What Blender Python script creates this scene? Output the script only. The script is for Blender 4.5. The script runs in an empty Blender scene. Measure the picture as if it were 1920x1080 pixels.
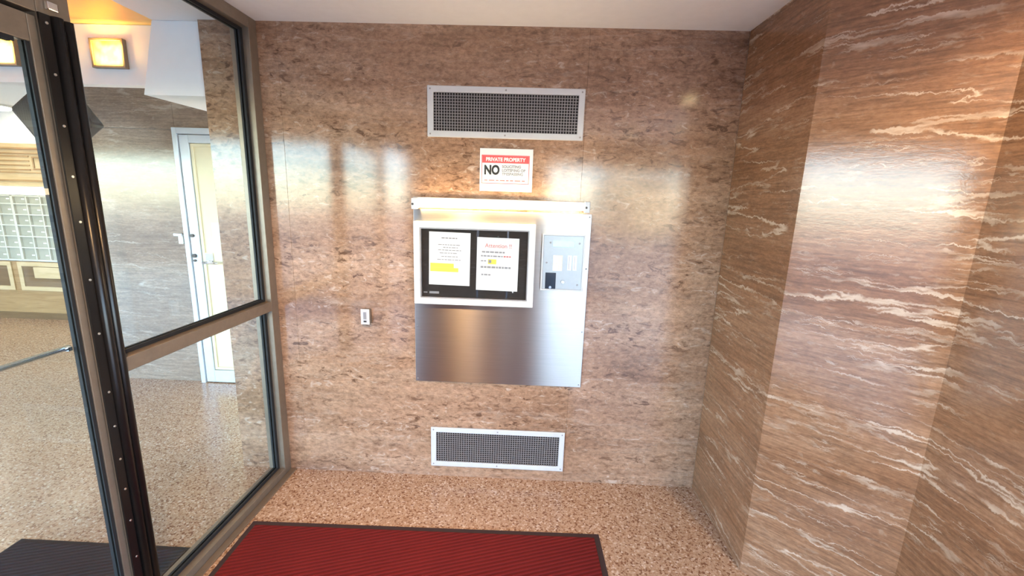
import bpy, math, random
from mathutils import Matrix, Vector
random.seed(4)
sc = bpy.context.scene
COL = sc.collection

# ------------------------------------------------------------------ camera
cam_d = bpy.data.cameras.new('camera')
cam_d.sensor_width = 36.0
cam_d.lens = 805.85 / 1920 * 36.0
cam_d.clip_start = 0.02
cam = bpy.data.objects.new('camera', cam_d)
COL.objects.link(cam)
r_ = Vector((0.9990361746, 0.0313867261, 0.0306854236))
u_ = Vector((-0.0363390492, 0.1992802692, 0.9792685269))
f_ = Vector((-0.0246210336, 0.9794397622, -0.2002287616))
m4 = Matrix.Identity(4)
for i in range(3):
    m4[i][0], m4[i][1], m4[i][2] = r_[i], u_[i], -f_[i]
m4[0][3], m4[1][3], m4[2][3] = 1.35394, -2.28381, 1.62740
cam.matrix_world = m4
sc.camera = cam

# ------------------------------------------------------------------ view, sky, sun, lamps
sc.view_settings.view_transform = 'Standard'
sc.view_settings.look = 'None'
sc.view_settings.gamma = 1.0
sc.view_settings.use_curve_mapping = False
sc.view_settings.exposure = 0.80

world = bpy.data.worlds.new('sky')
sc.world = world
world.use_nodes = True
wn = world.node_tree
for n in list(wn.nodes):
    wn.nodes.remove(n)
sky = wn.nodes.new('ShaderNodeTexSky')
sky.sky_type = 'NISHITA'
sky.sun_disc = False
sky.sun_elevation = math.radians(48)
sky.sun_rotation = math.radians(20)
sky.air_density = 1.0
sky.dust_density = 0.1
sky.ozone_density = 5.0
bg = wn.nodes.new('ShaderNodeBackground')
bg.inputs['Strength'].default_value = 1.4
wo = wn.nodes.new('ShaderNodeOutputWorld')
wn.links.new(sky.outputs[0], bg.inputs[0])
wn.links.new(bg.outputs[0], wo.inputs[0])

sun_d = bpy.data.lights.new('sun', 'SUN')
sun_d.energy = 22.0
sun_d.angle = 0.01
sun_d.color = (1.0, 0.93, 0.82)
sun = bpy.data.objects.new('sun', sun_d)
sun.rotation_euler = (math.radians(-42), 0, math.radians(-20))
COL.objects.link(sun)


def area(name, loc, sx, sy, power, color, rot=(0, 0, 0)):
    d = bpy.data.lights.new(name, 'AREA')
    d.shape = 'RECTANGLE'
    d.size, d.size_y = sx, sy
    d.energy = power
    d.color = color
    o = bpy.data.objects.new(name, d)
    o.location = loc
    o.rotation_euler = rot
    COL.objects.link(o)
    return o


# added fill lights without fixtures, over the lobby floor outside the frame
area('lobby_fill_light', (-2.6, -0.7, 2.43), 1.2, 0.5, 8, (1.0, 0.82, 0.60))
area('lobby_fill_light', (-4.6, 1.5, 2.43), 1.6, 0.5, 14, (1.0, 0.82, 0.60))
# added warm fill spot without a fixture, above and ahead of the camera
wd = bpy.data.lights.new('warm_fill_spot', 'SPOT')
wd.energy, wd.color, wd.spot_size, wd.spot_blend, wd.shadow_soft_size = 120, (1.0, 0.60, 0.27), math.radians(70), 0.9, 0.06
wob = bpy.data.objects.new('warm_fill_spot', wd)
wob.location = (0.75, -1.85, 2.43)
wob.rotation_euler = (Vector((0.55, -0.1, 0.45)) - wob.location).to_track_quat('-Z', 'Y').to_euler()
COL.objects.link(wob)
# added vestibule fill light without a fixture, behind the camera
area('vestibule_fill_light', (1.35, -2.75, 2.43), 1.3, 0.5, 4, (1.0, 0.84, 0.66))

# ------------------------------------------------------------------ materials
def nmat(name):
    m = bpy.data.materials.new(name)
    m.use_nodes = True
    nt = m.node_tree
    bsdf = nt.nodes['Principled BSDF']
    return m, nt, bsdf


def N(nt, t, **kw):
    n = nt.nodes.new(t)
    for k, v in kw.items():
        if hasattr(n, k):
            setattr(n, k, v)
        else:
            n.inputs[k.replace('_', ' ')].default_value = v
    return n


def ramp(nt, stops, interp='LINEAR'):
    n = nt.nodes.new('ShaderNodeValToRGB')
    cr = n.color_ramp
    cr.interpolation = interp
    while len(cr.elements) > 1:
        cr.elements.remove(cr.elements[-1])
    cr.elements[0].position = stops[0][0]
    c = stops[0][1]
    cr.elements[0].color = (c[0], c[1], c[2], 1) if hasattr(c, '__len__') else (c, c, c, 1)
    for p, c in stops[1:]:
        e = cr.elements.new(p)
        e.color = (c[0], c[1], c[2], 1) if hasattr(c, '__len__') else (c, c, c, 1)
    return n


def mixc(nt, fac, a, b, mode='MIX'):
    n = nt.nodes.new('ShaderNodeMix')
    n.data_type = 'RGBA'
    n.blend_type = mode
    for sock, v in ((n.inputs[0], fac), (n.inputs[6], a), (n.inputs[7], b)):
        if isinstance(v, bpy.types.NodeSocket):
            nt.links.new(v, sock)
        elif isinstance(v, (int, float)):
            sock.default_value = v
        else:
            sock.default_value = (v[0], v[1], v[2], 1)
    return n.outputs[2]


def mth(nt, op, a, b=0.0, clamp=False):
    n = nt.nodes.new('ShaderNodeMath')
    n.operation = op
    n.use_clamp = clamp
    for i, v in enumerate((a, b)):
        if isinstance(v, bpy.types.NodeSocket):
            nt.links.new(v, n.inputs[i])
        else:
            n.inputs[i].default_value = v
    return n.outputs[0]


def noise(nt, vec, scale, detail=4, rough=0.55, dist=0.0):
    n = nt.nodes.new('ShaderNodeTexNoise')
    n.inputs['Scale'].default_value = scale
    n.inputs['Detail'].default_value = detail
    n.inputs['Roughness'].default_value = rough
    n.inputs['Distortion'].default_value = dist
    nt.links.new(vec, n.inputs['Vector'])
    return n.outputs['Fac']


def mapped(nt, src, scale, loc=(0, 0, 0)):
    n = nt.nodes.new('ShaderNodeMapping')
    n.inputs['Scale'].default_value = scale
    n.inputs['Location'].default_value = loc
    nt.links.new(src, n.inputs['Vector'])
    return n.outputs[0]


def marble(name, dark, mid, light, vein, vz, vamount, seed, grain, rough=0.11, dash=0.0, bed=14.0, bedmix=0.75, gz=2.6, gs=38.0):
    m, nt, b = nmat(name)
    pos = nt.nodes.new('ShaderNodeNewGeometry').outputs['Position']
    # broad beds
    n1 = noise(nt, mapped(nt, pos, (0.55, 0.55, 3.0), (seed, 3, 1)), 1.6, 6, 0.6, 0.3)
    c = ramp(nt, [(0.25, dark), (0.5, mid), (0.75, light)])
    nt.links.new(n1, c.inputs[0])
    col = c.outputs[0]
    # fine bedding lines
    n2 = noise(nt, mapped(nt, pos, (1.0, 1.0, bed), (seed * 2, 1, 5)), 5.5, 8, 0.72, 0.2)
    r2 = ramp(nt, [(0.3, 0.55), (0.5, 1.0), (0.72, 1.38)])
    nt.links.new(n2, r2.inputs[0])
    col = mixc(nt, bedmix, col, r2.outputs[0], 'MULTIPLY')
    # grain
    n3 = noise(nt, mapped(nt, pos, (1.0, 1.0, gz), (4, seed, 2)), gs, 4, 0.75)
    r3 = ramp(nt, [(0.28, 0.55), (0.5, 1.0), (0.7, 1.4)])
    nt.links.new(n3, r3.inputs[0])
    col = mixc(nt, grain, col, r3.outputs[0], 'MULTIPLY')
    if dash:
        # short rusty dashes and pale flecks gathered in beds
        bnd = noise(nt, mapped(nt, pos, (1.3, 1.3, 5.0), (seed, 4, 4)), 1.4, 4, 0.6)
        bm_ = ramp(nt, [(0.36, 0.2), (0.56, 1.0)])
        nt.links.new(bnd, bm_.inputs[0])
        q = noise(nt, mapped(nt, pos, (15.0, 15.0, 36.0), (1, seed, 1)), 1.0, 4, 0.65, 1.0)
        rd = ramp(nt, [(0.35, 1.0), (0.45, 0.0)])
        nt.links.new(q, rd.inputs[0])
        col = mixc(nt, mth(nt, 'MULTIPLY', mth(nt, 'MULTIPLY', rd.outputs[0], bm_.outputs[0]), dash, True), col, tuple(c * 0.62 for c in dark))
        rl_ = ramp(nt, [(0.58, 0.0), (0.68, 1.0)])
        nt.links.new(q, rl_.inputs[0])
        col = mixc(nt, mth(nt, 'MULTIPLY', mth(nt, 'MULTIPLY', rl_.outputs[0], bm_.outputs[0]), dash * 0.7, True), col, vein)
    # pale crackled veins along the beds
    warp = noise(nt, mapped(nt, pos, (1, 1, 1), (9, 9, seed)), 24.0, 4, 0.65)
    wv = nt.nodes.new('ShaderNodeVectorMath')
    wv.operation = 'MULTIPLY_ADD'
    cmb = nt.nodes.new('ShaderNodeCombineXYZ')
    nt.links.new(warp, cmb.inputs[2])
    nt.links.new(cmb.outputs[0], wv.inputs[0])
    wv.inputs[1].default_value = (0, 0, 0.045)
    nt.links.new(pos, wv.inputs[2])
    v = noise(nt, mapped(nt, wv.outputs[0], (1.0, 1.0, vz), (seed, seed * 3, 0)), 1.0, 3.5, 0.55, 0.15)
    ridge = mth(nt, 'ABSOLUTE', mth(nt, 'SUBTRACT', v, 0.5))
    rr = ramp(nt, [(0.0, 1.0), (0.007, 0.8), (0.017, 0.0)])
    nt.links.new(ridge, rr.inputs[0])
    mk = noise(nt, mapped(nt, pos, (1.6, 1.6, 5.0), (seed, 0, 7)), 1.5, 4, 0.6)
    mr = ramp(nt, [(0.44, 0.0), (0.58, 1.0)])
    nt.links.new(mk, mr.inputs[0])
    fac = mth(nt, 'MULTIPLY', rr.outputs[0], mr.outputs[0])
    # second, thinner set
    v2 = noise(nt, mapped(nt, wv.outputs[0], (1.7, 1.7, vz * 2.1), (seed * 5, 2, 3)), 1.0, 4, 0.6, 0.3)
    ridge2 = mth(nt, 'ABSOLUTE', mth(nt, 'SUBTRACT', v2, 0.5))
    rr2 = ramp(nt, [(0.0, 0.75), (0.016, 0.0)])
    nt.links.new(ridge2, rr2.inputs[0])
    mk2 = noise(nt, mapped(nt, pos, (2.2, 2.2, 6.0), (2, seed, 11)), 1.5, 4, 0.6)
    mr2 = ramp(nt, [(0.5, 0.0), (0.62, 1.0)])
    nt.links.new(mk2, mr2.inputs[0])
    fac2 = mth(nt, 'MULTIPLY', rr2.outputs[0], mr2.outputs[0])
    f = mth(nt, 'MULTIPLY', mth(nt, 'MAXIMUM', fac, fac2), vamount, True)
    col = mixc(nt, f, col, vein)
    nt.links.new(col, b.inputs['Base Color'])
    b.inputs['Roughness'].default_value = rough
    b.inputs['IOR'].default_value = 1.55
    bump = nt.nodes.new('ShaderNodeBump')
    bump.inputs['Strength'].default_value = 0.05
    bump.inputs['Distance'].default_value = 0.004
    nt.links.new(n3, bump.inputs['Height'])
    nt.links.new(bump.outputs[0], b.inputs['Normal'])
    return m


def plain(name, col, rough=0.5, metal=0.0, var=0.06, scale=20, emis=0.0, ecol=None):
    m, nt, b = nmat(name)
    pos = nt.nodes.new('ShaderNodeNewGeometry').outputs['Position']
    n = noise(nt, pos, scale, 4, 0.6)
    lo = tuple(max(0, c * (1 - var)) for c in col)
    hi = tuple(min(1, c * (1 + var)) for c in col)
    r = ramp(nt, [(0.3, lo), (0.7, hi)])
    nt.links.new(n, r.inputs[0])
    nt.links.new(r.outputs[0], b.inputs['Base Color'])
    b.inputs['Roughness'].default_value = rough
    b.inputs['Metallic'].default_value = metal
    if emis:
        b.inputs['Emission Color'].default_value = (*(ecol or col), 1)
        b.inputs['Emission Strength'].default_value = emis
    return m


def glass_mat(name, tint=(0.93, 0.97, 0.95)):
    m = bpy.data.materials.new(name)
    m.use_nodes = True
    nt = m.node_tree
    nt.nodes.remove(nt.nodes['Principled BSDF'])
    tr = nt.nodes.new('ShaderNodeBsdfTransparent')
    tr.inputs[0].default_value = (*tint, 1)
    gl = nt.nodes.new('ShaderNodeBsdfGlossy')
    gl.inputs['Roughness'].default_value = 0.0
    ge = nt.nodes.new('ShaderNodeNewGeometry')
    dp = nt.nodes.new('ShaderNodeVectorMath')
    dp.operation = 'DOT_PRODUCT'
    nt.links.new(ge.outputs['Normal'], dp.inputs[0])
    nt.links.new(ge.outputs['Incoming'], dp.inputs[1])
    k = mth(nt, 'POWER', mth(nt, 'SUBTRACT', 1.0, mth(nt, 'ABSOLUTE', dp.outputs['Value']), True), 5.0)
    mx = nt.nodes.new('ShaderNodeMixShader')
    nt.links.new(mth(nt, 'ADD', mth(nt, 'MULTIPLY', k, 0.96), 0.035, True), mx.inputs[0])
    nt.links.new(tr.outputs[0], mx.inputs[1])
    nt.links.new(gl.outputs[0], mx.inputs[2])
    nt.links.new(mx.outputs[0], nt.nodes['Material Output'].inputs[0])
    return m


def terrazzo(name):
    m, nt, b = nmat(name)
    pos = nt.nodes.new('ShaderNodeNewGeometry').outputs['Position']
    vo = nt.nodes.new('ShaderNodeTexVoronoi')
    vo.inputs['Scale'].default_value = 125.0
    vo.inputs['Randomness'].default_value = 1.0
    nt.links.new(pos, vo.inputs['Vector'])
    sep = nt.nodes.new('ShaderNodeSeparateColor')
    nt.links.new(vo.outputs['Color'], sep.inputs[0])
    r = ramp(nt, [(0.0, (0.22, 0.105, 0.055)), (0.14, (0.37, 0.215, 0.125)), (0.35, (0.45, 0.285, 0.18)),
                  (0.7, (0.51, 0.345, 0.23)), (0.92, (0.64, 0.49, 0.37))], 'CONSTANT')
    nt.links.new(sep.outputs[0], r.inputs[0])
    n = noise(nt, pos, 160.0, 2, 0.6)
    rn = ramp(nt, [(0.35, 0.75), (0.65, 1.15)])
    nt.links.new(n, rn.inputs[0])
    col = mixc(nt, 0.6, r.outputs[0], rn.outputs[0], 'MULTIPLY')
    nt.links.new(col, b.inputs['Base Color'])
    b.inputs['Roughness'].default_value = 0.22
    return m


def carpet(name, c1, c2, rib=324.0, ang=-1.885):
    m, nt, b = nmat(name)
    pos = nt.nodes.new('ShaderNodeNewGeometry').outputs['Position']
    mp = nt.nodes.new('ShaderNodeMapping')
    mp.inputs['Rotation'].default_value = (0, 0, ang)
    nt.links.new(pos, mp.inputs['Vector'])
    w = nt.nodes.new('ShaderNodeTexWave')
    w.inputs['Scale'].default_value = rib / 6.283 / 1.0 * 0.31
    w.inputs['Distortion'].default_value = 0.4
    w.inputs['Detail'].default_value = 1
    nt.links.new(mp.outputs[0], w.inputs['Vector'])
    n = noise(nt, pos, 3.0, 4, 0.6)
    nf = noise(nt, pos, 240.0, 2, 0.6)
    c = mixc(nt, n, c1, c2)
    rw = ramp(nt, [(0.1, 0.62), (0.6, 1.1)])
    nt.links.new(w.outputs['Fac'], rw.inputs[0])
    c = mixc(nt, 0.7, c, rw.outputs[0], 'MULTIPLY')
    rf = ramp(nt, [(0.3, 0.7), (0.7, 1.2)])
    nt.links.new(nf, rf.inputs[0])
    c = mixc(nt, 0.5, c, rf.outputs[0], 'MULTIPLY')
    nt.links.new(c, b.inputs['Base Color'])
    b.inputs['Roughness'].default_value = 0.9
    b.inputs['Specular IOR Level'].default_value = 0.2
    bump = nt.nodes.new('ShaderNodeBump')
    bump.inputs['Strength'].default_value = 0.6
    bump.inputs['Distance'].default_value = 0.004
    nt.links.new(w.outputs['Fac'], bump.inputs['Height'])
    nt.links.new(bump.outputs[0], b.inputs['Normal'])
    return m


def steel_mat():
    m, nt, b = nmat('brushed_steel')
    pos = nt.nodes.new('ShaderNodeNewGeometry').outputs['Position']
    n = noise(nt, mapped(nt, pos, (3, 3, 260)), 1.0, 3, 0.7)
    r = ramp(nt, [(0.3, (0.40, 0.385, 0.375)), (0.7, (0.46, 0.44, 0.43))])
    nt.links.new(n, r.inputs[0])
    nt.links.new(r.outputs[0], b.inputs['Base Color'])
    b.inputs['Metallic'].default_value = 1.0
    b.inputs['Roughness'].default_value = 0.282
    b.inputs['Anisotropic'].default_value = 0.985
    b.inputs['Anisotropic Rotation'].default_value = 0.25
    tg = nt.nodes.new('ShaderNodeTangent')
    tg.direction_type = 'RADIAL'
    tg.axis = 'Z'
    nt.links.new(tg.outputs[0], b.inputs['Tangent'])
    return m


def wood(name, dark, light):
    m, nt, b = nmat(name)
    pos = nt.nodes.new('ShaderNodeNewGeometry').outputs['Position']
    n = noise(nt, mapped(nt, pos, (1.0, 1.0, 9.0)), 3.0, 6, 0.6, 0.6)
    r = ramp(nt, [(0.3, dark), (0.7, light)])
    nt.links.new(n, r.inputs[0])
    nt.links.new(r.outputs[0], b.inputs['Base Color'])
    b.inputs['Roughness'].default_value = 0.35
    return m


def lit_glass(name, c1, c2, strength):
    m, nt, b = nmat(name)
    pos = nt.nodes.new('ShaderNodeNewGeometry').outputs['Position']
    n = noise(nt, pos, 14.0, 2, 0.5)
    r = ramp(nt, [(0.35, c1), (0.65, c2)])
    nt.links.new(n, r.inputs[0])
    nt.links.new(r.outputs[0], b.inputs['Base Color'])
    nt.links.new(r.outputs[0], b.inputs['Emission Color'])
    b.inputs['Emission Strength'].default_value = strength
    b.inputs['Roughness'].default_value = 0.3
    return m


M = {
    'marble_back': marble('travertine_rose', (0.20, 0.105, 0.060), (0.33, 0.190, 0.115), (0.43, 0.275, 0.18), (0.58, 0.44, 0.34), 8.0, 0.22, 3.7, 1.0, 0.11, 1.0, 4.0, 0.5, 1.7, 30.0),
    'marble_right': marble('travertine_brown', (0.19, 0.087, 0.042), (0.28, 0.140, 0.073), (0.37, 0.205, 0.118), (0.66, 0.50, 0.37), 9.0, 0.85, 1.3, 0.55, 0.11, 0.25, 17.0, 0.95),
    'marble_lobby': marble('travertine_lobby', (0.20, 0.14, 0.10), (0.29, 0.20, 0.14), (0.40, 0.30, 0.22), (0.62, 0.52, 0.42), 8.0, 0.6, 8.1, 0.45, 0.11, 0.25),
    'terrazzo': terrazzo('terrazzo'),
    'plaster': plain('white_plaster', (0.90, 0.89, 0.88), 0.75, 0, 0.02),
    'plaster_gold': plain('cream_gold', (0.86, 0.62, 0.24), 0.5, 0, 0.03),
    'bronze': plain('bronze_anodized', (0.27, 0.215, 0.16), 0.42, 0.6, 0.08, 30),
    'black_metal': plain('black_anodized', (0.012, 0.010, 0.009), 0.28, 0.3, 0.1, 30),
    'rubber': plain('black_gasket', (0.008, 0.008, 0.009), 0.7),
    'glass': glass_mat('clear_glass'),
    'chrome': plain('chrome', (0.75, 0.75, 0.76), 0.15, 1.0, 0.02),
    'screw': plain('steel_screw', (0.75, 0.74, 0.70), 0.3, 1.0, 0.02),
    'steel': steel_mat(),
    'alu': plain('light_aluminium', (0.62, 0.66, 0.70), 0.4, 0.35, 0.03),
    'white_enamel': plain('white_enamel', (0.80, 0.78, 0.73), 0.4, 0, 0.02),
    'vent_paint': plain('light_grey_paint', (0.58, 0.575, 0.57), 0.4, 0.1, 0.03),
    'vent_dark': plain('duct_dark', (0.03, 0.026, 0.024), 0.9),
    'bar_metal': plain('grille_metal', (0.34, 0.315, 0.31), 0.45, 0.5, 0.05),
    'paper': plain('white_paper', (0.76, 0.76, 0.73), 0.8, 0, 0.01),
    'ink': plain('grey_ink', (0.28, 0.28, 0.29), 0.8),
    'ink_black': plain('black_ink', (0.02, 0.02, 0.02), 0.7),
    'ink_red': plain('red_ink', (0.62, 0.16, 0.14), 0.8),
    'sign_red': plain('sign_red', (0.80, 0.10, 0.10), 0.6),
    'yellow': plain('highlighter_yellow', (0.82, 0.68, 0.10), 0.8),
    'board': plain('black_felt', (0.014, 0.012, 0.011), 0.85),
    'case': plain('cream_frame', (0.70, 0.71, 0.68), 0.35, 0, 0.02),
    'tube': plain('lit_tube', (1, 0.93, 0.78), 0.3, 0, 0.0, 10, 16.0, (1.0, 0.76, 0.42)),
    'amber': lit_glass('amber_glass', (1.0, 0.40, 0.03), (1.0, 0.60, 0.14), 0.58),
    'disc': plain('lit_disc', (1, 0.95, 0.85), 0.3, 0, 0.0, 10, 9.0, (1.0, 0.93, 0.78)),
    'case_glass': glass_mat('case_glass', (0.98, 0.98, 0.975)),
    'strip': plain('lit_strip', (1, 0.95, 0.85), 0.3, 0, 0.0, 10, 2.5, (1.0, 0.92, 0.72)),
    'down': plain('lit_lens', (1, 0.9, 0.6), 0.3, 0, 0.0, 10, 25.0, (1.0, 0.80, 0.42)),
    'intercom': plain('satin_steel', (0.38, 0.41, 0.43), 0.35, 0.4, 0.03, 60),
    'display': plain('lcd', (0.30, 0.50, 0.80), 0.15, 0, 0.1, 40, 0.6, (0.35, 0.6, 1.0)),
    'key': plain('key_cream', (0.75, 0.68, 0.56), 0.5),
    'dark_glass': plain('dark_lens', (0.02, 0.022, 0.025), 0.08),
    'mat_red': carpet('red_carpet', (0.115, 0.008, 0.008), (0.19, 0.014, 0.011)),
    'mat_dark': carpet('dark_carpet', (0.035, 0.030, 0.030), (0.055, 0.047, 0.045)),
    'mat_rubber': plain('mat_rubber', (0.035, 0.016, 0.016), 0.7),
    'cream_door': plain('cream_paint', (0.74, 0.64, 0.42), 0.5, 0, 0.03),
    'wood': wood('oak', (0.30, 0.17, 0.07), (0.46, 0.29, 0.14)),
    'wood_pale': wood('pale_oak', (0.55, 0.40, 0.22), (0.66, 0.50, 0.30)),
    'wood_dark': wood('dark_oak', (0.15, 0.085, 0.04), (0.22, 0.13, 0.06)),
    'mailbox': plain('mailbox_paint', (0.40, 0.385, 0.32), 0.5, 0.1, 0.03),
    'mailbox_frame': plain('mailbox_frame_paint', (0.64, 0.62, 0.55), 0.5, 0.1, 0.03),
    'fixture_dark': plain('dark_brown_plastic', (0.035, 0.025, 0.020), 0.35),
    'pavement': plain('pavement', (0.20, 0.20, 0.21), 0.9, 0, 0.1, 3),
    'facade': plain('sandstone', (0.75, 0.60, 0.36), 0.9, 0, 0.06, 2),
    'facade_glass': plain('shop_glass', (0.05, 0.06, 0.08), 0.1),
    'trunk': plain('bark', (0.12, 0.08, 0.05), 0.9),
}

# ------------------------------------------------------------------ mesh helpers
ORIGIN = {}


class MB:
    """collects boxes, cylinders and extrusions and links them as ONE mesh object"""

    def __init__(self, tf=None):
        self.v, self.f, self.s, self.tf = [], [], [], tf

    def add(self, vs, fs, smooth=False):
        b = len(self.v)
        for p in vs:
            self.v.append(self.tf(p) if self.tf else tuple(p))
        for q in fs:
            self.f.append(tuple(b + i for i in q))
            self.s.append(smooth)
        return self

    def box(self, x0, x1, y0, y1, z0, z1):
        x0, x1 = min(x0, x1), max(x0, x1)
        y0, y1 = min(y0, y1), max(y0, y1)
        z0, z1 = min(z0, z1), max(z0, z1)
        vs = [(x, y, z) for z in (z0, z1) for y in (y0, y1) for x in (x0, x1)]
        return self.add(vs, [(0, 2, 3, 1), (4, 5, 7, 6), (0, 1, 5, 4), (2, 6, 7, 3), (0, 4, 6, 2), (1, 3, 7, 5)])

    def frame_y(self, x0, x1, z0, z1, w, y0, y1, wz=None):
        """rectangular mitred frame in an xz plane"""
        wz = wz or w
        o = [(x0, z0), (x1, z0), (x1, z1), (x0, z1)]
        i = [(x0 + w, z0 + wz), (x1 - w, z0 + wz), (x1 - w, z1 - wz), (x0 + w, z1 - wz)]
        vs = [(a, y0, b) for a, b in o] + [(a, y0, b) for a, b in i] + [(a, y1, b) for a, b in o] + [(a, y1, b) for a, b in i]
        fs = []
        for k in range(4):
            n = (k + 1) % 4
            fs += [(k, n, 4 + n, 4 + k), (8 + k, 12 + k, 12 + n, 8 + n), (k, 8 + k, 8 + n, n), (4 + k, 4 + n, 12 + n, 12 + k)]
        return self.add(vs, fs)

    def prism(self, poly, z0, z1, smooth=False):
        n = len(poly)
        vs = [(a, b, z0) for a, b in poly] + [(a, b, z1) for a, b in poly]
        self.add(vs, [tuple(range(n - 1, -1, -1)), tuple(range(n, 2 * n))])
        b = len(self.v) - 2 * n
        for k in range(n):
            q = (k + 1) % n
            self.f.append((b + k, b + q, b + n + q, b + n + k))
            self.s.append(smooth)
        return self

    def cyl(self, p, q, r, seg=16, r2=None):
        p, q = Vector(p), Vector(q)
        d = (q - p).normalized()
        a = d.orthogonal().normalized()
        c = d.cross(a)
        r2 = r if r2 is None else r2
        vs = [p + (a * math.cos(t) + c * math.sin(t)) * r for t in [2 * math.pi * k / seg for k in range(seg)]]
        vs += [q + (a * math.cos(t) + c * math.sin(t)) * r2 for t in [2 * math.pi * k / seg for k in range(seg)]]
        self.add(vs, [tuple(range(seg - 1, -1, -1)), tuple(range(seg, 2 * seg))])
        b = len(self.v) - 2 * seg
        for k in range(seg):
            n = (k + 1) % seg
            self.f.append((b + k, b + n, b + seg + n, b + seg + k))
            self.s.append(True)
        return self

    def build(self, name, mat, parent=None, bevel=0.0, loc=None):
        if parent is not None:
            o3 = ORIGIN[parent.name]
        else:
            o3 = Vector(loc) if loc is not None else Vector((0, 0, 0))
        me = bpy.data.meshes.new(name)
        me.from_pydata([tuple(Vector(p) - o3) for p in self.v], [], self.f)
        me.validate()
        me.update()
        for p, s in zip(me.polygons, self.s):
            p.use_smooth = s
        me.materials.append(mat)
        o = bpy.data.objects.new(name, me)
        COL.objects.link(o)
        if parent is not None:
            o.parent = parent
        else:
            o.location = o3
        ORIGIN[o.name] = o3
        import bmesh
        bm = bmesh.new()
        bm.from_mesh(me)
        bmesh.ops.recalc_face_normals(bm, faces=bm.faces)
        bm.to_mesh(me)
        bm.free()
        if bevel:
            b = o.modifiers.new('bevel', 'BEVEL')
            b.width = bevel
            b.segments = 2
            b.limit_method = 'ANGLE'
        return o


def tag(o, label=None, cat=None, group=None, kind=None):
    if label:
        o['label'] = label
    if cat:
        o['category'] = cat
    if group:
        o['group'] = group
    if kind:
        o['kind'] = kind
    return o


def empty(name, loc, label, cat=None, group=None, kind=None):
    o = bpy.data.objects.new(name, None)
    o.empty_display_size = 0.1
    o.location = loc
    COL.objects.link(o)
    ORIGIN[o.name] = Vector(loc)
    return tag(o, label, cat, group, kind)


def text_part(name, body, x, z, y, size, mat, parent, align='LEFT', bold=0.0, sx=1.0):
    """flat lettering facing -y, as a mesh"""
    cu = bpy.data.curves.new(name, 'FONT')
    cu.body = body
    cu.size = size
    cu.align_x = align
    cu.offset = bold
    cu.extrude = 0.0004
    tmp = bpy.data.objects.new('tmp_text', cu)
    COL.objects.link(tmp)
    dg = bpy.context.evaluated_depsgraph_get()
    dg.update()
    me = bpy.data.meshes.new_from_object(tmp.evaluated_get(dg))
    bpy.data.objects.remove(tmp)
    o3 = ORIGIN[parent.name]
    for v in me.vertices:
        a, b, c = v.co
        v.co = (x + a * sx - o3.x, y - c - o3.y, z + b - o3.z)
    me.materials.clear()
    me.materials.append(mat)
    o = bpy.data.objects.new(name, me)
    COL.objects.link(o)
    o.parent = parent
    ORIGIN[o.name] = o3
    return o


def copy_tree(o, parent=None, delta=None):
    c = o.copy()
    COL.objects.link(c)
    ORIGIN[c.name] = ORIGIN[o.name].copy()
    if parent is not None:
        c.parent = parent
    elif delta is not None:
        c.location = o.location + Vector(delta)
    for ch in list(o.children):
        copy_tree(ch, c)
    return c


# ------------------------------------------------------------------ large structure
H = 2.45
XR, D1, XO, D2 = 2.394, -0.580, 2.738, -0.924

fl = MB().box(-7.2, 3.8, -4.0, 3.2, -0.15, 0.0).build('floor', M['terrazzo'])
tag(fl, 'beige and brown speckled terrazzo floor running through vestibule and lobby', kind='structure')

ce = empty('ceiling', (1.5, -1.5, H), 'white plaster ceiling of vestibule and lobby with a gold coloured lobby field', kind='structure')
MB().box(0.0, 3.8, -4.0, 0.6, H, H + 0.3).build('ceiling_panel', M['plaster'], ce)
MB().box(-0.535, -0.0005, -2.2, 3.2, H, H + 0.3).build('ceiling_panel', M['plaster'], ce)
tag(MB().box(-7.2, -0.5355, -2.2, 0.30, H + 0.012, H + 0.3).build('ceiling_panel', M['plaster_gold'], ce), 'gold coloured ceiling field')  # gold tone set in this panel's base colour
MB().box(-7.2, -0.5355, 0.3005, 3.2, H + 0.012, H + 0.3).build('ceiling_panel', M['plaster'], ce)

# back wall, slab by slab (joints 2 mm)
wb = empty('wall_back', (1.0, 0.0, 0.0), 'polished rose brown marble back wall carrying vents and steel panel', kind='structure')
for x0, x1 in ((-0.292, 0.0975), (0.0983, 1.6356), (1.6364, XR)):
    MB().box(x0, x1, 0.0, 0.03, 0, H).build('marble_slab', M['marble_back'], wb, 0.0004)
MB().box(-0.29, XR + 0.1, 0.0305, 0.30, 0, H).build('core', M['plaster'], wb)

wr = empty('wall_right', (XR, -0.6, 0.0), 'brown veined marble right wall with an angled middle face', kind='structure')


def slab_line(p, q, t=0.03):
    p, q = Vector((p[0], p[1], 0)), Vector((q[0], q[1], 0))
    d = (q - p).normalized()
    n = Vector((-d.y, d.x, 0)) * t
    return [(p.x, p.y), (q.x, q.y), (q.x + n.x, q.y + n.y), (p.x + n.x, p.y + n.y)]


MB().prism([(XR, -0.001), (XR, D1), (XR + 0.03, D1 + 0.012), (XR + 0.03, -0.001)], 0, H).build('marble_slab', M['marble_right'], wr)
MB().prism([(XR, D1), (XO, D2), (XO + 0.03, D2 + 0.012), (XR + 0.0305, D1 + 0.012)], 0, H).build('marble_slab', M['marble_right'], wr)
MB().prism([(XO, D2), (XO, -1.75), (XO + 0.03, -1.75), (XO + 0.03, D2 + 0.012)], 0, H).build('marble_slab', M['marble_right'], wr)
MB().prism([(XR + 0.031, 0.3), (XR + 0.031, D1 + 0.013), (XO + 0.031, D2 + 0.013), (XO + 0.031, -1.75), (3.8, -1.75), (3.8, 0.3)], 0, H).build('core', M['plaster'], wr)

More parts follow.
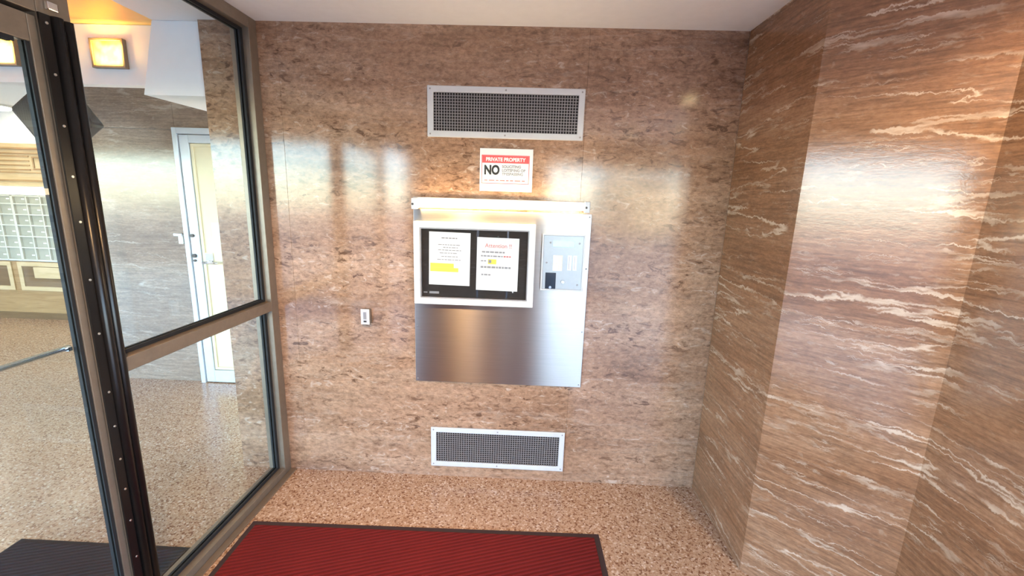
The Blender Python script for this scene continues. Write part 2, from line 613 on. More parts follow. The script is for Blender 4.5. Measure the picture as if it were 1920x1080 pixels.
# lobby walls
YW = 1.141
wl = empty('wall_lobby', (-1.2, YW, 0), 'grey brown polished marble lobby wall beside the aluminium door', kind='structure')
for x0, x1, z0, z1 in ((-2.07, -1.388, 0, 2.083), (-2.07, -1.388, 2.085, H), (-1.386, 0.3, 2.098, H), (-0.33, 0.3, 0, 2.096)):
    MB().box(x0, x1, YW, YW + 0.03, z0, z1).build('marble_slab', M['marble_lobby'], wl, 0.001)
MB().box(-2.068, -1.388, YW + 0.0305, 2.9, 0, H).build('core', M['plaster'], wl)
wf = MB().box(-7.2, -2.07, 2.76, 2.9, 0, H).build('wall_far', M['plaster'])
tag(wf, 'pale plaster wall behind the mailboxes', kind='structure')
we = MB().box(-7.2, -7.05, -2.0, 2.75, 0, H).build('wall_left', M['plaster'])
tag(we, 'plaster end wall of the lobby, beyond the frame', kind='structure')
wbr = MB().box(-1.387, 0.5, 1.6, 1.75, 0, H).build('wall_room', M['cream_door'])
tag(wbr, 'cream wall of the room behind the aluminium door', kind='structure')

# bulkheads in the lobby ceiling
t2 = MB().box(-7.0, -0.60, 0.12, 0.185, 2.167, H + 0.011).build('trim_1', M['plaster'], None, 0.002)
tag(t2, 'white drop beam across the lobby ceiling holding the amber lights', kind='structure')
bm_ = MB()
xs = ((-0.628, 2.100), (-0.540, H - 0.0005))
bm_.add([(-0.628, 0.02, 2.1), (-0.294, 0.02, 2.1), (-0.294, 0.02, H - 5e-4), (-0.54, 0.02, H - 5e-4),
         (-0.60, 0.55, 2.1), (-0.294, 0.55, 2.1), (-0.294, 0.55, H - 5e-4), (-0.54, 0.55, H - 5e-4)],
        [(0, 1, 2, 3), (4, 7, 6, 5), (0, 4, 5, 1), (3, 2, 6, 7), (0, 3, 7, 4), (1, 5, 6, 2)])
t3 = bm_.build('trim_2', M['plaster'], None, 0.002)
tag(t3, 'white tapered ceiling box beside the marble pier behind the glass', kind='structure')

# unseen entrance front: panels, gaps and lintels shaped for reflections and daylight
wfr = MB()
for x0, x1 in ((-0.30, 0.695), (0.725, 1.115), (1.14, 1.66)):
    wfr.box(x0, x1, -3.95, -3.75, 0, 2.1)
wfr.box(-0.30, 3.8, -3.95, -3.75, 2.1, H)
wfr.box(-0.10, 0.0, -3.74, -2.0, 2.1, H).box(-7.2, 0.0, -1.99, -1.9, 2.1, H)
wfr = wfr.build('wall_front', M['marble_right'])
tag(wfr, 'unseen marble panels and lintels of the entrance front, shaped to steer reflections and daylight', kind='structure')

up = MB().box(-7.2, 3.8, -4.0, 3.2, H + 0.301, 11.0).build('wall_upper', M['plaster'])  # unseen mass added so its shadow covers the ground in front
tag(up, 'unseen block for the upper storeys, added to shade the ground outside', kind='structure')

# ------------------------------------------------------------------ outdoors (seen only in reflections)
gd = MB().box(-60, 60, -60, 40, -0.5, -0.16).build('ground', M['pavement'])
tag(gd, 'pale pavement and street outside the entrance', kind='structure')
fb = empty('shop_building', (9, -26, 0), 'sunlit sandstone shop across the street, seen only as a reflection', 'building')
MB().box(6.0, 9.9, -27, -23.0, -0.15, 3.45).build('wall', M['facade'], fb)
MB().box(6.5, 7.3, -22.999, -22.95, 0.2, 1.6).build('window', M['facade_glass'], fb)
MB().box(7.9, 9.3, -22.999, -22.95, 2.95, 3.35).build('window', M['facade_glass'], fb)

# ------------------------------------------------------------------ glazed screen on the left
ANG = math.radians(1.0)
SN, CS = math.sin(ANG), math.cos(ANG)


def G(p):  # local (n, s, z) -> world;  n towards the vestibule, s away from the back wall
    n, s, z = p
    s += 0.002
    return (n * CS - s * SN, -n * SN - s * CS, z)


FD0, FD1 = -0.095, 0.0
w1 = empty('window_1', G((0, 0.45, 0)), 'bronze framed glass sidelight between marble wall and door', kind='structure')
MB(G).box(FD0, FD1, 0.0, 0.060, 0.0, H - 0.001).build('jamb', M['bronze'], w1, 0.002)
MB(G).box(FD0, FD1, 0.0605, 0.914, 2.396, H - 0.001).build('head_rail', M['bronze'], w1, 0.002)
MB(G).box(FD0, FD1, 0.0605, 0.914, 0.998, 1.050).build('middle_rail', M['bronze'], w1, 0.002)
MB(G).box(FD0, FD1, 0.0605, 0.914, 0.0, 0.042).build('sill_rail', M['bronze'], w1, 0.002)
MB(G).box(0.0005, 0.035, 0.0, 0.914, 0.0, 0.006).build('sill_flashing', M['bronze'], w1, 0.002)
for z0, z1 in ((0.0425, 0.9975), (1.0505, 2.3955)):
    pn = MB(G).box(-0.050, -0.044, 0.061, 0.9135, z0, z1).build('pane', M['glass'], w1)
    g = MB(G)
    for n0, n1 in ((-0.043, -0.033), (-0.061, -0.051)):
        g.box(n0, n1, 0.061, 0.079, z0, z1).box(n0, n1, 0.8955, 0.9135, z0, z1)
        g.box(n0, n1, 0.0795, 0.895, z0, z0 + 0.014).box(n0, n1, 0.0795, 0.895, z1 - 0.014, z1)
    g.build('gasket', M['rubber'], w1)

tr = empty('trim_3', G((0, 0.965, 0)), 'bronze door post and header above the glass door', kind='structure')
MB(G).box(-0.045, FD1, 0.9145, 1.0065, 0.0, H - 0.001).build('door_post', M['bronze'], tr, 0.002)
MB(G).box(-0.045, FD1, 1.007, 1.935, 2.097, 2.20).build('door_header', M['bronze'], tr, 0.002)
MB(G).box(-0.045, -0.036, 1.007, 1.935, 2.07, 2.0965).build('door_stop', M['rubber'], tr)
MB(G).box(-0.045, FD1, 1.007, 1.935, 2.396, H - 0.001).build('head_rail', M['bronze'], tr, 0.002)
MB(G).box(-0.030, -0.024, 1.007, 1.935, 2.2005, 2.3955).build('pane', M['glass'], tr)
MB(G).box(-0.045, FD1, 1.9355, 2.03, 0.0, H - 0.001).build('door_post', M['bronze'], tr, 0.002)
cap = MB(G).box(0.0005, 0.012, 0.955, 0.985, 2.113, 2.135)
tag(cap.build('hinge_cap', M['chrome'], tr, 0.003), 'small bright steel cap')

d1 = empty('door_1', G((0, 1.03, 0)), 'bronze framed glass entrance door on a black continuous hinge', kind='structure')
DN0, DN1 = -0.034, -0.004
MB(G).box(DN0, DN1, 1.0085, 1.031, 0.012, 2.086).build('stile', M['bronze'], d1, 0.002)
MB(G).box(DN0, DN1, 1.870, 1.930, 0.012, 2.086).build('stile', M['bronze'], d1, 0.002)
MB(G).box(DN0, DN1, 1.0315, 1.8695, 2.014, 2.086).build('top_rail', M['bronze'], d1, 0.002)
MB(G).box(DN0, DN1, 1.0315, 1.8695, 0.012, 0.15).build('bottom_rail', M['bronze'], d1, 0.002)
MB(G).box(-0.018, -0.012, 1.032, 1.869, 0.151, 2.0135).build('pane', M['glass'], d1)
g = MB(G)
for n0, n1 in ((-0.0115, -0.007), (-0.030, -0.0185)):
    g.box(n0, n1, 1.032, 1.042, 0.151, 2.0135).box(n0, n1, 1.858, 1.869, 0.151, 2.0135)
    g.box(n0, n1, 1.0425, 1.8575, 0.151, 0.162).box(n0, n1, 1.0685, 1.8575, 2.0025, 2.0135)
g.build('gasket', M['rubber'], d1)
pb = MB(G)
pb.cyl((-0.050, 1.036, 1.130), (-0.050, 1.865, 1.130), 0.008)
pb.box(-0.052, -0.031, 1.043, 1.055, 1.124, 1.136).box(-0.052, -0.031, 1.840, 1.852, 1.124, 1.136)
tag(pb.build('push_bar', M['chrome'], d1), 'slim chrome push bar')
# continuous hinge: flat leaf with screws and two round knuckles
hz0, hz1 = 0.012, 2.098


def arc(cn, cs, r, a0, a1, k=9):
    return [(cn + r * math.sin(a0 + (a1 - a0) * i / (k - 1)), cs + r * math.cos(a0 + (a1 - a0) * i / (k - 1))) for i in range(k)]


hg = MB(G)
hg.prism([(0.0006, 1.0075), (0.0065, 1.0075), (0.0075, 0.980), (0.0006, 0.980)], hz0, hz1)
hleaf = hg.build('hinge_leaf', M['black_metal'], d1)
hk = MB(G)
hk.prism([(0.0006, 0.979)] + arc(0.006, 0.962, 0.0160, 0.1, math.pi - 0.1) + [(0.0006, 0.944)], hz0, hz1, True)
hk.build('hinge_knuckle', M['black_metal'], d1)
hk = MB(G)
hk.prism([(0.0006, 0.943)] + arc(0.003, 0.929, 0.0140, 0.1, math.pi - 0.1) + [(0.0006, 0.914)], hz0, hz1, True)
hk.build('hinge_knuckle', M['black_metal'], d1)
for z in (2.075, 1.94, 1.80, 1.656, 1.521, 1.34, 1.163, 0.960, 0.836, 0.712, 0.596, 0.47, 0.32, 0.15):
    s = MB(G).cyl((0.0062, 0.991, z), (0.0092, 0.991, z), 0.0042, 10, 0.0036)
    s.build('screw', M['screw'], hleaf)

# ------------------------------------------------------------------ lobby: door, mailboxes, lights
d2 = empty('door_2', (-0.86, YW, 0), 'pale blue grey aluminium door with a cream panel in the lobby wall', kind='structure')
fr = MB()
fr.box(-1.386, -1.350, 1.105, 1.20, 0, 2.095).box(-0.366, -0.330, 1.105, 1.20, 0, 2.095).box(-1.3495, -0.3665, 1.105, 1.20, 2.050, 2.095)
fr.build('door_frame', M['alu'], d2, 0.003)
MB().box(-1.345, -1.272, 1.118, 1.165, 0.008, 2.044).build('stile', M['alu'], d2, 0.003)
MB().box(-0.444, -0.371, 1.118, 1.165, 0.008, 2.044).build('stile', M['alu'], d2, 0.003)
MB().box(-1.2715, -0.4445, 1.118, 1.165, 1.985, 2.044).build('top_rail', M['alu'], d2, 0.003)
MB().box(-1.2715, -0.4445, 1.118, 1.165, 0.008, 0.115).build('bottom_rail', M['alu'], d2, 0.003)
cp = MB().box(-1.2715, -0.4445, 1.140, 1.155, 0.1155, 1.9845)
cpo = cp.build('door_panel', M['cream_door'], d2)
MB().frame_y(-1.268, -0.448, 0.119, 1.981, 0.022, 1.128, 1.1395).build('panel_bead', M['cream_door'], d2, 0.002)
ds = MB().box(-1.170, -1.105, 1.136, 1.1395, 1.25, 1.375).build('notice', M['case'], d2)
for z, r in ((1.268, 0.014), (1.105, 0.016), (1.066, 0.010)):
    MB().cyl((-1.322, 1.1178, z), (-1.322, 1.104, z), r, 14).build('lock_cylinder', M['fixture_dark'], d2)
hp = MB().box(-1.262, -1.185, 1.130, 1.1395, 1.035, 1.13).build('handle_plate', M['chrome'], d2, 0.003)
hd = MB().cyl((-1.225, 1.1298, 1.055), (-1.225, 1.075, 1.055), 0.011).cyl((-1.235, 1.078, 1.055), (-1.110, 1.078, 1.055), 0.010)
hd.build('lever', M['chrome'], d2)
bell = empty('door_buzzer', (-1.42, YW, 1.24), 'small pale wall buzzer beside the aluminium lobby door', 'buzzer')
MB().box(-1.440, -1.402, YW - 0.030, YW - 0.0005, 1.198, 1.272).build('body', M['white_enamel'], bell, 0.003)
MB().box(-1.465, -1.398, YW - 0.045, YW - 0.0305, 1.262, 1.282).build('hood', M['alu'], bell, 0.002)

al = empty('amber_light', (-0.862, 0.12, 2.315), 'square amber glass light nearest the white tapered box on the lobby beam', 'light', 'amber lights on the lobby beam')
MB().frame_y(-0.953, -0.772, 2.244, 2.388, 0.013, 0.095, 0.1195).build('frame', M['bronze'], al, 0.002)
MB().box(-0.9395, -0.7855, 0.103, 0.1190, 2.2575, 2.3745).build('glass_panel', M['amber'], al, 0.001)
ad = bpy.data.lights.new('amber_lamp', 'AREA')
ad.shape, ad.size, ad.size_y, ad.energy, ad.color = 'RECTANGLE', 0.13, 0.10, 2.2, (1.0, 0.55, 0.12)
ao = bpy.data.objects.new('amber_lamp', ad)
COL.objects.link(ao)
ao.parent = al
ORIGIN[ao.name] = Vector((0, 0, 0))
ao.location = (0, -0.04, 0)
ao.rotation_euler = (math.radians(100), 0, 0)
al2 = copy_tree(al, None, (-0.588, 0, 0))
al2['label'] = 'square amber glass light seen through the door pane, at left edge of photo'

for x, y, l in ((-4.43, 2.44, 'lit disc light on the lobby ceiling above the mailboxes, at left edge of photo'),
                (-5.70, 2.60, 'large lit disc light on the far lobby ceiling, beyond left edge of photo')):
    dl = empty('ceiling_disc_light', (x, y, H + 0.012), l, 'light', 'disc lights on the lobby ceiling')
    MB().cyl((x, y, H + 0.0115), (x, y, H - 0.010), 0.19, 32).build('rim', M['white_enamel'], dl)
    MB().cyl((x, y, H - 0.0102), (x, y, H - 0.030), 0.17, 32, 0.15).build('diffuser', M['disc'], dl)

YM = 2.743
bank_src = None


def mail_bank(x0, label):
    b = empty('mailbox_bank', (x0 + 0.43, 2.76, 0.735), label, 'mailboxes', 'mailbox banks in the lobby')
    zs = (1.498, 1.405, 1.280, 1.152, 1.020, 0.885, 0.735)
    ws = 0.172
    MB().box(x0, x0 + 5 * ws, YM + 0.006, 2.7595, 0.735, 1.498).build('carcass', M['mailbox_frame'], b)
    e = MB()
    for k in range(6):
        e.box(x0 + k * ws - 0.007, x0 + k * ws + 0.007, YM - 0.022, YM + 0.0055, 0.735, 1.498)
    for z in zs:
        for k in range(5):
            e.box(x0 + k * ws + 0.0075, x0 + (k + 1) * ws - 0.0075, YM - 0.022, YM + 0.0055, z - 0.007, z + 0.007)
    e.build('frame', M['mailbox_frame'], b)
    for k in range(5):
        for i in range(6):
            d = MB().box(x0 + k * ws + 0.009, x0 + (k + 1) * ws - 0.009, YM + 0.000, YM + 0.0055, zs[i + 1] + 0.009, zs[i] - 0.009).build('mailbox_door', M['mailbox'], b, 0.002)
            MB().box(x0 + k * ws + 0.095, x0 + k * ws + 0.135, YM - 0.004, YM - 0.0002, zs[i + 1] + 0.05, zs[i + 1] + 0.064).build('name_plate', M['white_enamel'], d)
    return b


mail_bank(-5.60, 'left bank of cream mailboxes with small square doors, in the far lobby')
mail_bank(-4.725, 'right bank of cream mailboxes, nearest the black door hinge, in the far lobby')
ls = empty('strip_light', (-4.8, 2.76, 1.54), 'bright white strip light running above the mailboxes', 'light')
MB().box(-5.62, -3.86, 2.70, 2.7595, 1.512, 1.590).build('housing', M['white_enamel'], ls, 0.002)
MB().box(-5.60, -3.88, 2.690, 2.6995, 1.517, 1.585).build('diffuser', M['strip'], ls)
wp = empty('wood_board', (-4.8, 2.76, 1.86), 'light oak panel with raised mouldings above the mailboxes', 'panel')
MB().box(-5.62, -3.86, 2.72, 2.7595, 1.612, 2.094).build('board', M['wood_pale'], wp, 0.003)
MB().frame_y(-5.4, -4.10, 1.665, 2.05, 0.022, 2.700, 2.7195).build('moulding', M['wood'], wp, 0.003)
MB().frame_y(-5.30, -4.20, 1.76, 1.99, 0.014, 2.706, 2.7195).build('moulding', M['wood'], wp, 0.003)
rl = MB()
for z in (1.80, 1.85, 1.90, 1.95):
    rl.box(-5.2, -4.42, 2.712, 2.7195, z - 0.007, z + 0.007)
rl.build('carved_line', M['wood'], wp)
MB().frame_y(-4.38, -4.26, 1.80, 1.95, 0.018, 2.708, 2.7195).build('carved_frame', M['wood'], wp, 0.003)
cb = empty('wood_cabinet', (-4.8, 2.76, 0), 'oak cabinet front with raised panels below the mailboxes', 'cabinet')
MB().box(-5.62, -3.86, 2.70, 2.7595, 0.0, 0.715).build('body', M['wood'], cb, 0.003)
for x0 in (-5.58, -4.78):
    MB().frame_y(x0 if x0 < -5 else x0, x0 + (0.72 if x0 < -5 else 0.88), 0.36, 0.712, 0.05, 2.685, 2.6995).build('panel_moulding', M['wood_pale'], cb, 0.004)
    MB().box(x0 + 0.055, x0 + (0.665 if x0 < -5 else 0.825), 2.695, 2.6995, 0.415, 0.657).build('recess', M['wood_dark'], cb)
    MB().box(x0 + 0.20, x0 + (0.52 if x0 < -5 else 0.70), 2.680, 2.6945, 0.52, 0.655).build('raised_panel', M['wood_pale'], cb, 0.004)
MB().box(-5.62, -3.86, 2.688, 2.6995, 0.0, 0.08).build('plinth', M['wood_dark'], cb)

# dark fixture under the lobby ceiling, mostly behind the hinge
hm = empty('hanging_fixture', (-1.615, 0.5, 2.05), 'dark brown square fixture tilted like a diamond under lobby ceiling, half hidden by black hinge', 'fixture')


def HM(p):
    a = math.radians(36)
    x, y, z = p
    return (-1.615 + x * math.cos(a) - z * math.sin(a), 0.5 + y, 2.05 + x * math.sin(a) + z * math.cos(a))


MB(HM).box(-0.185, 0.185, -0.05, 0.05, -0.185, 0.185).build('body', M['fixture_dark'], hm, 0.02)
MB(HM).box(-0.160, 0.160, -0.057, -0.0505, -0.160, 0.160).build('face_plate', M['fixture_dark'], hm, 0.004)
MB(HM).cyl((0.110, -0.0575, -0.135), (0.110, -0.066, -0.135), 0.016, 12).build('pale_spot', M['key'], hm)  # small pale disc on the right of the face
MB().cyl((-1.615, 0.5, 2.22), (-1.615, 0.5, H + 0.011), 0.018).build('hanger', M['fixture_dark'], hm)

lm = empty('lobby_mat', (-0.5, -1.3, 0), 'dark grey carpet mat on the lobby floor behind the glass', 'mat')
MB().box(-0.945, -0.12, -1.95, -0.62, 0.0, 0.008).build('backing', M['rubber'], lm, 0.003)
MB().box(-0.925, -0.14, -1.93, -0.64, 0.0082, 0.012).build('pile', M['mat_dark'], lm, 0.002)

# ------------------------------------------------------------------ back wall fittings
def vent(x0, x1, z0, z1, label):
    v = empty('wall_vent', ((x0 + x1) / 2, 0, (z0 + z1) / 2), label, 'vent', 'marble wall vents')
    fw = 0.031
    MB().frame_y(x0, x1, z0, z1, fw, -0.012, -0.0006).build('frame', M['vent_paint'], v, 0.003)
    MB().box(x0 + fw, x1 - fw, -0.0020, -0.0006, z0 + fw, z1 - fw).build('duct_back', M['vent_dark'], v)
    b = MB()
    nx = int(round((x1 - x0 - 2 * fw) / 0.0136))
    for k in range(1, nx):
        x = x0 + fw + (x1 - x0 - 2 * fw) * k / nx
        b.box(x - 0.0016, x + 0.0016, -0.0110, -0.0070, z0 + fw, z1 - fw)
    nz = int(round((z1 - z0 - 2 * fw) / 0.0136))
    for k in range(1, nz):
        z = z0 + fw + (z1 - z0 - 2 * fw) * k / nz
        b.box(x0 + fw, x1 - fw, -0.0066, -0.0035, z - 0.0014, z + 0.0014)
    tag(b.build('grille_bars', M['bar_metal'], v), kind='stuff')
    xm = (x0 + x1) / 2
    for x, z in ((x0 + 0.015, z0 + 0.015), (x1 - 0.015, z0 + 0.015), (x0 + 0.015, z1 - 0.015), (x1 - 0.015, z1 - 0.015), (xm, z0 + 0.015), (xm, z1 - 0.015)):
        MB().cyl((x, -0.0121, z), (x, -0.0145, z), 0.0045, 10, 0.003).build('screw', M['bar_metal'], v)
    return v


vent(0.844, 1.629, 1.930, 2.173, 'wide pale grille vent high on the marble wall, above the warning sign')
vent(0.850, 1.629, 0.071, 0.320, 'wide pale grille vent low on the marble wall, just above the floor')

# warning sign
sg = empty('warning_sign', (1.247, 0, 1.775), 'white laminated sign with red banner reading PRIVATE PROPERTY and a large NO', 'sign')
SX0, SX1, SZ0, SZ1 = 1.112, 1.383, 1.670, 1.882
MB().box(SX0, SX1, -0.0035, -0.0006, SZ0, SZ1).build('sheet', M['paper'], sg)
MB().frame_y(1.121, 1.366, 1.708, 1.850, 0.003, -0.0042, -0.0036).build('red_border', M['sign_red'], sg)
MB().box(1.1245, 1.3625, -0.0042, -0.0036, 1.811, 1.8465).build('red_banner', M['sign_red'], sg)
text_part('banner_lettering', 'PRIVATE PROPERTY', 1.2435, 1.8205, -0.0043, 0.0250, M['paper'], sg, 'CENTER', 0.0009, 0.92)
text_part('big_lettering', 'NO', 1.134, 1.7555, -0.0037, 0.062, M['ink_black'], sg, 'LEFT', 0.0030, 0.80)
for i, s in enumerate(('SOLICITING', 'LOITERING OR', 'TRESPASSING')):
    text_part('small_lettering', s, 1.226, 1.788 - i * 0.0185, -0.0037, 0.0185, M['ink'], sg, 'LEFT', 0.0007, 0.98)
ln = MB()
random.seed(8)
x = 1.136
while x < 1.34:
    w = random.uniform(0.012, 0.03)
    ln.box(x, x + w, -0.0041, -0.0037, 1.722, 1.727)
    x += w + 0.007
ln.build('fine_print', M['ink_red'], sg)

# steel panel
sp = empty('steel_panel', (1.235, 0, 0.606), 'large brushed stainless steel panel on the marble wall below the tube light', 'panel')
MB().box(0.767, 1.700, -0.0125, -0.0006, 0.606, 1.568).build('sheet', M['steel'], sp, 0.0015)
for x, z in ((1.688, 1.552), (1.688, 1.28), (1.688, 0.93), (1.688, 0.62), (0.779, 0.62), (0.779, 0.93)):
    MB().cyl((x, -0.0126, z), (x, -0.0150, z), 0.0045, 10, 0.003).build('screw', M['bar_metal'], sp)

# tube light
tl = empty('tube_light', (1.226, 0, 1.59), 'lit warm white fluorescent tube light mounted above the steel panel', 'light')
MB().box(0.770, 1.684, -0.030, -0.0006, 1.594, 1.630).build('housing', M['bar_metal'], tl, 0.003)
MB().cyl((0.800, -0.058, 1.593), (1.650, -0.058, 1.601), 0.0165, 20).build('tube', M['tube'], tl)
for x, z in ((0.785, 1.593), (1.666, 1.601)):
    MB().box(x - 0.013, x + 0.013, -0.074, -0.0302, z - 0.026, z + 0.030).build('lamp_holder', M['vent_paint'], tl, 0.003)
    MB().cyl((x - 0.006, -0.0742, z), (x - 0.006, -0.076, z), 0.006, 10).build('contact', M['fixture_dark'], tl)
MB().box(0.776, 0.800, -0.028, -0.0130, 1.570, 1.5935).build('bracket', M['bar_metal'], tl, 0.002)

# notice case with two papers
nc = empty('notice_case', (1.094, -0.0128, 1.068), 'cream framed black notice case on the steel panel', 'notice board')
MB().frame_y(0.7765, 1.4115, 1.068, 1.507, 0.0325, -0.060, -0.0130).build('frame', M['case'], nc, 0.004)
MB().frame_y(0.8095, 1.3785, 1.101, 1.474, 0.005, -0.052, -0.034).build('inner_lip', M['bar_metal'], nc)
MB().box(0.8095, 1.3785, -0.033, -0.0130, 1.101, 1.474).build('board', M['board'], nc)
lg = MB()
for x0, x1, h in ((0.822, 0.842, 0.006), (0.853, 0.905, 0.012)):
    lg.box(x0, x1, -0.0338, -0.0332, 1.128 - h / 2, 1.128 + h / 2)
tag(lg.build('board_mark', M['ink'], nc), 'faint grey printed mark')


def paper(x0, x1, z0, z1, label, lines, tilt=0.0):
    p = empty('paper_notice', ((x0 + x1) / 2, -0.0335, (z0 + z1) / 2), label, 'paper', 'papers in the notice case')
    MB().box(x0, x1, -0.0362, -0.0345, z0, z1).build('sheet', M['paper'], p)
    for k, (fx0, fx1, fz, h, m) in enumerate(lines):
        b = MB()
        x = x0 + (x1 - x0) * fx0
        xe = x0 + (x1 - x0) * fx1
        z = z1 - (z1 - z0) * fz
        while x < xe - 0.004:
            w = min(random.uniform(0.008, 0.022), xe - x)
            b.box(x, x + w, -0.0369, -0.0365, z - h / 2, z + h / 2)
            x += w + 0.0035
        b.build('printed_line', M[m], p)
    p.rotation_euler[1] = tilt
    return p


p1 = paper(0.853, 1.071, 1.171, 1.453, 'white letter sheet with yellow highlighted lines, left in notice case',
           [(0.30, 0.68, 0.11, 0.006, 'ink'), (0.22, 0.78, 0.235, 0.004, 'ink'), (0.34, 0.70, 0.285, 0.004, 'ink'), (0.22, 0.78, 0.335, 0.004, 'ink'),
            (0.26, 0.70, 0.39, 0.004, 'ink'), (0.30, 0.70, 0.455, 0.004, 'ink'), (0.20, 0.80, 0.515, 0.004, 'ink')], 0.012)
hl = MB().box(0.860, 0.985, -0.0366, -0.0363, 1.265, 1.288).box(0.860, 1.010, -0.0366, -0.0363, 1.243, 1.2648)
tag(hl.build('highlight', M['yellow'], p1), 'yellow highlighter strokes')
p2 = paper(1.106, 1.327, 1.150, 1.432, 'white letter sheet headed Attention in red, right in notice case',
           [(0.12, 0.68, 0.27, 0.008, 'ink'), (0.10, 0.62, 0.345, 0.007, 'ink'), (0.64, 0.84, 0.345, 0.007, 'ink_red'), (0.10, 0.24, 0.44, 0.006, 'ink'),
            (0.10, 0.82, 0.555, 0.010, 'ink'), (0.12, 0.36, 0.70, 0.008, 'ink')], 0.012)
hl = MB().box(1.166, 1.210, -0.0366, -0.0363, 1.292, 1.318)
tag(hl.build('highlight', M['yellow'], p2), 'yellow highlighter stroke')
MB().box(1.169, 1.184, -0.0370, -0.0367, 1.298, 1.314).build('printed_mark', M['ink'], p2)
text_part('red_heading', 'Attention !!', 1.219, 1.380, -0.0365, 0.030, M['ink_red'], p2, 'CENTER', 0.0)
for x, z, l in ((1.217, 1.436, 'tiny dark push pin at top edge of right paper'), (1.302, 1.146, 'tiny pale push pin at bottom right corner of right paper')):
    pp = MB().cyl((x, -0.0332, z), (x, -0.043, z), 0.0045, 10, 0.0035).build('push_pin', M['fixture_dark' if z > 1.3 else 'vent_paint'])
    tag(pp, l, 'pin', 'push pins in the notice case')
gp = MB().box(0.8150, 1.3730, -0.0495, -0.0475, 1.1065, 1.4685).build('glass_front', M['case_glass'], nc)

# intercom
ic = empty('intercom', (1.557, -0.0128, 1.168), 'grey steel entry intercom with keypad on right of the steel panel', 'intercom')
MB().box(1.449, 1.666, -0.052, -0.0130, 1.168, 1.461).build('body', M['intercom'], ic, 0.004)
MB().frame_y(1.447, 1.668, 1.166, 1.463, 0.008, -0.060, -0.0525).build('rim', M['vent_paint'], ic, 0.002)
MB().box(1.456, 1.659, -0.0565, -0.0525, 1.175, 1.454).build('face_plate', M['intercom'], ic)
MB().box(1.503, 1.614, -0.0590, -0.0567, 1.398, 1.430).build('display', M['display'], ic, 0.001)
kp = MB().box(1.507, 1.556, -0.0585, -0.0567, 1.272, 1.354).build('keypad_plate', M['key'], ic, 0.001)
for i in range(4):
    for j in range(3):
        MB().box(1.5115 + j * 0.0142, 1.5225 + j * 0.0142, -0.0615, -0.0587, 1.279 + i * 0.0185, 1.291 + i * 0.0185).build('key', M['paper'], kp, 0.001)
for j in range(2):
    dp = MB().box(1.582 + j * 0.028, 1.604 + j * 0.028, -0.0585, -0.0567, 1.276, 1.356).build('directory_strip', M['alu'], ic, 0.001)
    MB().box(1.589 + j * 0.028, 1.592 + j * 0.028, -0.0590, -0.0587, 1.282, 1.350).build('printed_line', M['bar_metal'], dp)
cw = MB().box(1.471, 1.526, -0.0590, -0.0567, 1.176, 1.262).build('camera_window', M['dark_glass'], ic, 0.001)
MB().cyl((1.498, -0.0592, 1.184), (1.498, -0.0610, 1.184), 0.007, 12).build('lens_ring', M['chrome'], cw)
MB().cyl((1.563, -0.0567, 1.214), (1.563, -0.0640, 1.214), 0.011, 16, 0.009).build('lock', M['chrome'], ic)
for x, z in ((1.474, 1.314), (1.490, 1.418), (1.640, 1.418), (1.640, 1.20)):
    MB().cyl((x, -0.0567, z), (x, -0.0585, z), 0.005, 10, 0.0035).build('screw', M['bar_metal'], ic)

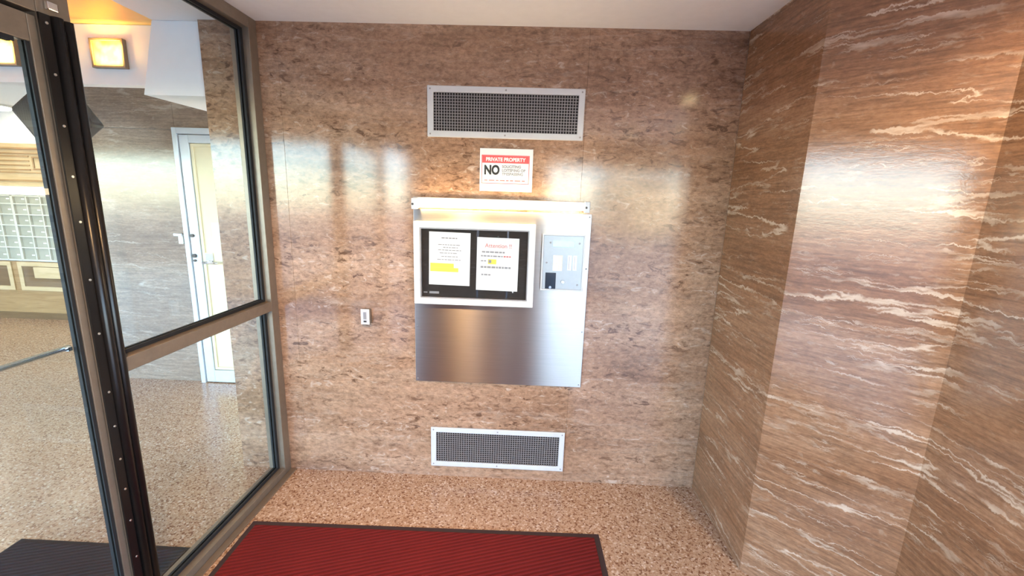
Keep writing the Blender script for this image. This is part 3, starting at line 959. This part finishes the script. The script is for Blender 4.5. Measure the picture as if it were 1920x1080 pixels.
# wall switch
sw = empty('wall_switch', (0.4935, 0, 0.975), 'small pale switch box with dark slot on the marble wall left of the steel panel', 'switch')
MB().box(0.474, 0.523, -0.0275, -0.0006, 0.934, 1.016).build('box', M['bronze'], sw, 0.002)  # bronze colour here stands in for the shaded side of the box
MB().box(0.4725, 0.5185, -0.0305, -0.0277, 0.932, 1.018).build('plate', M['white_enamel'], sw, 0.001)
MB().box(0.482, 0.509, -0.0320, -0.0307, 0.942, 1.008).build('bezel', M['vent_paint'], sw, 0.001)
MB().box(0.4875, 0.5035, -0.0360, -0.0322, 0.962, 1.002).build('paddle', M['bar_metal'], sw, 0.002)
MB().box(0.4875, 0.5035, -0.0330, -0.0322, 0.945, 0.954).build('slot', M['fixture_dark'], sw)

# downlights in the vestibule ceiling (seen as reflections in the polished stone)
def downlight(x, y, label, power):
    d = empty('downlight', (x, y, H), label, 'light', 'round ceiling downlights')
    ring = MB()
    seg = 24
    for k in range(seg):
        a0, a1 = 2 * math.pi * k / seg, 2 * math.pi * (k + 1) / seg
        pts = []
        for a in (a0, a1):
            for r, z in ((0.062, H - 0.0005), (0.060, H - 0.008), (0.047, H - 0.008), (0.047, H - 0.0005)):
                pts.append((x + r * math.cos(a), y + r * math.sin(a), z))
        ring.add(pts, [(0, 1, 5, 4), (1, 2, 6, 5), (2, 3, 7, 6)])
    ring.build('trim_ring', M['white_enamel'], d)
    MB().cyl((x, y, H - 0.0008), (x, y, H - 0.0040), 0.046, 20).build('lens', M['down'], d)
    ld = bpy.data.lights.new('downlight_lamp', 'SPOT')
    ld.energy = power
    ld.color = (1.0, 0.74, 0.42)
    ld.spot_size = math.radians(142)
    ld.spot_blend = 0.9
    ld.shadow_soft_size = 0.045
    lo = bpy.data.objects.new('downlight_lamp', ld)
    COL.objects.link(lo)
    lo.parent = d
    lo.location = (0, 0, -0.012)
    return d


downlight(2.61, -1.36, 'lit round downlight in vestibule ceiling beside the right marble wall', 45)
downlight(2.588, -3.14, 'lit round downlight in the entrance ceiling, rearmost row right of the camera', 10)
downlight(3.00, -2.69, 'lit round downlight in the entrance ceiling alcove, far right of the camera', 10)
downlight(2.18, -3.57, 'lit round downlight in the entrance ceiling just inside the street opening', 10)

# red entrance mat
rm = empty('entrance_mat', (0.93, -1.35, 0), 'dark red ribbed carpet mat with black rubber edge on the terrazzo', 'mat')
MB().box(0.057, 1.793, -2.20, -0.425, 0.0, 0.007).build('rubber_edge', M['mat_rubber'], rm, 0.003)
MB().box(0.085, 1.765, -2.17, -0.455, 0.0072, 0.012).build('pile', M['mat_red'], rm, 0.002)
rm.rotation_euler[2] = math.radians(0.9)
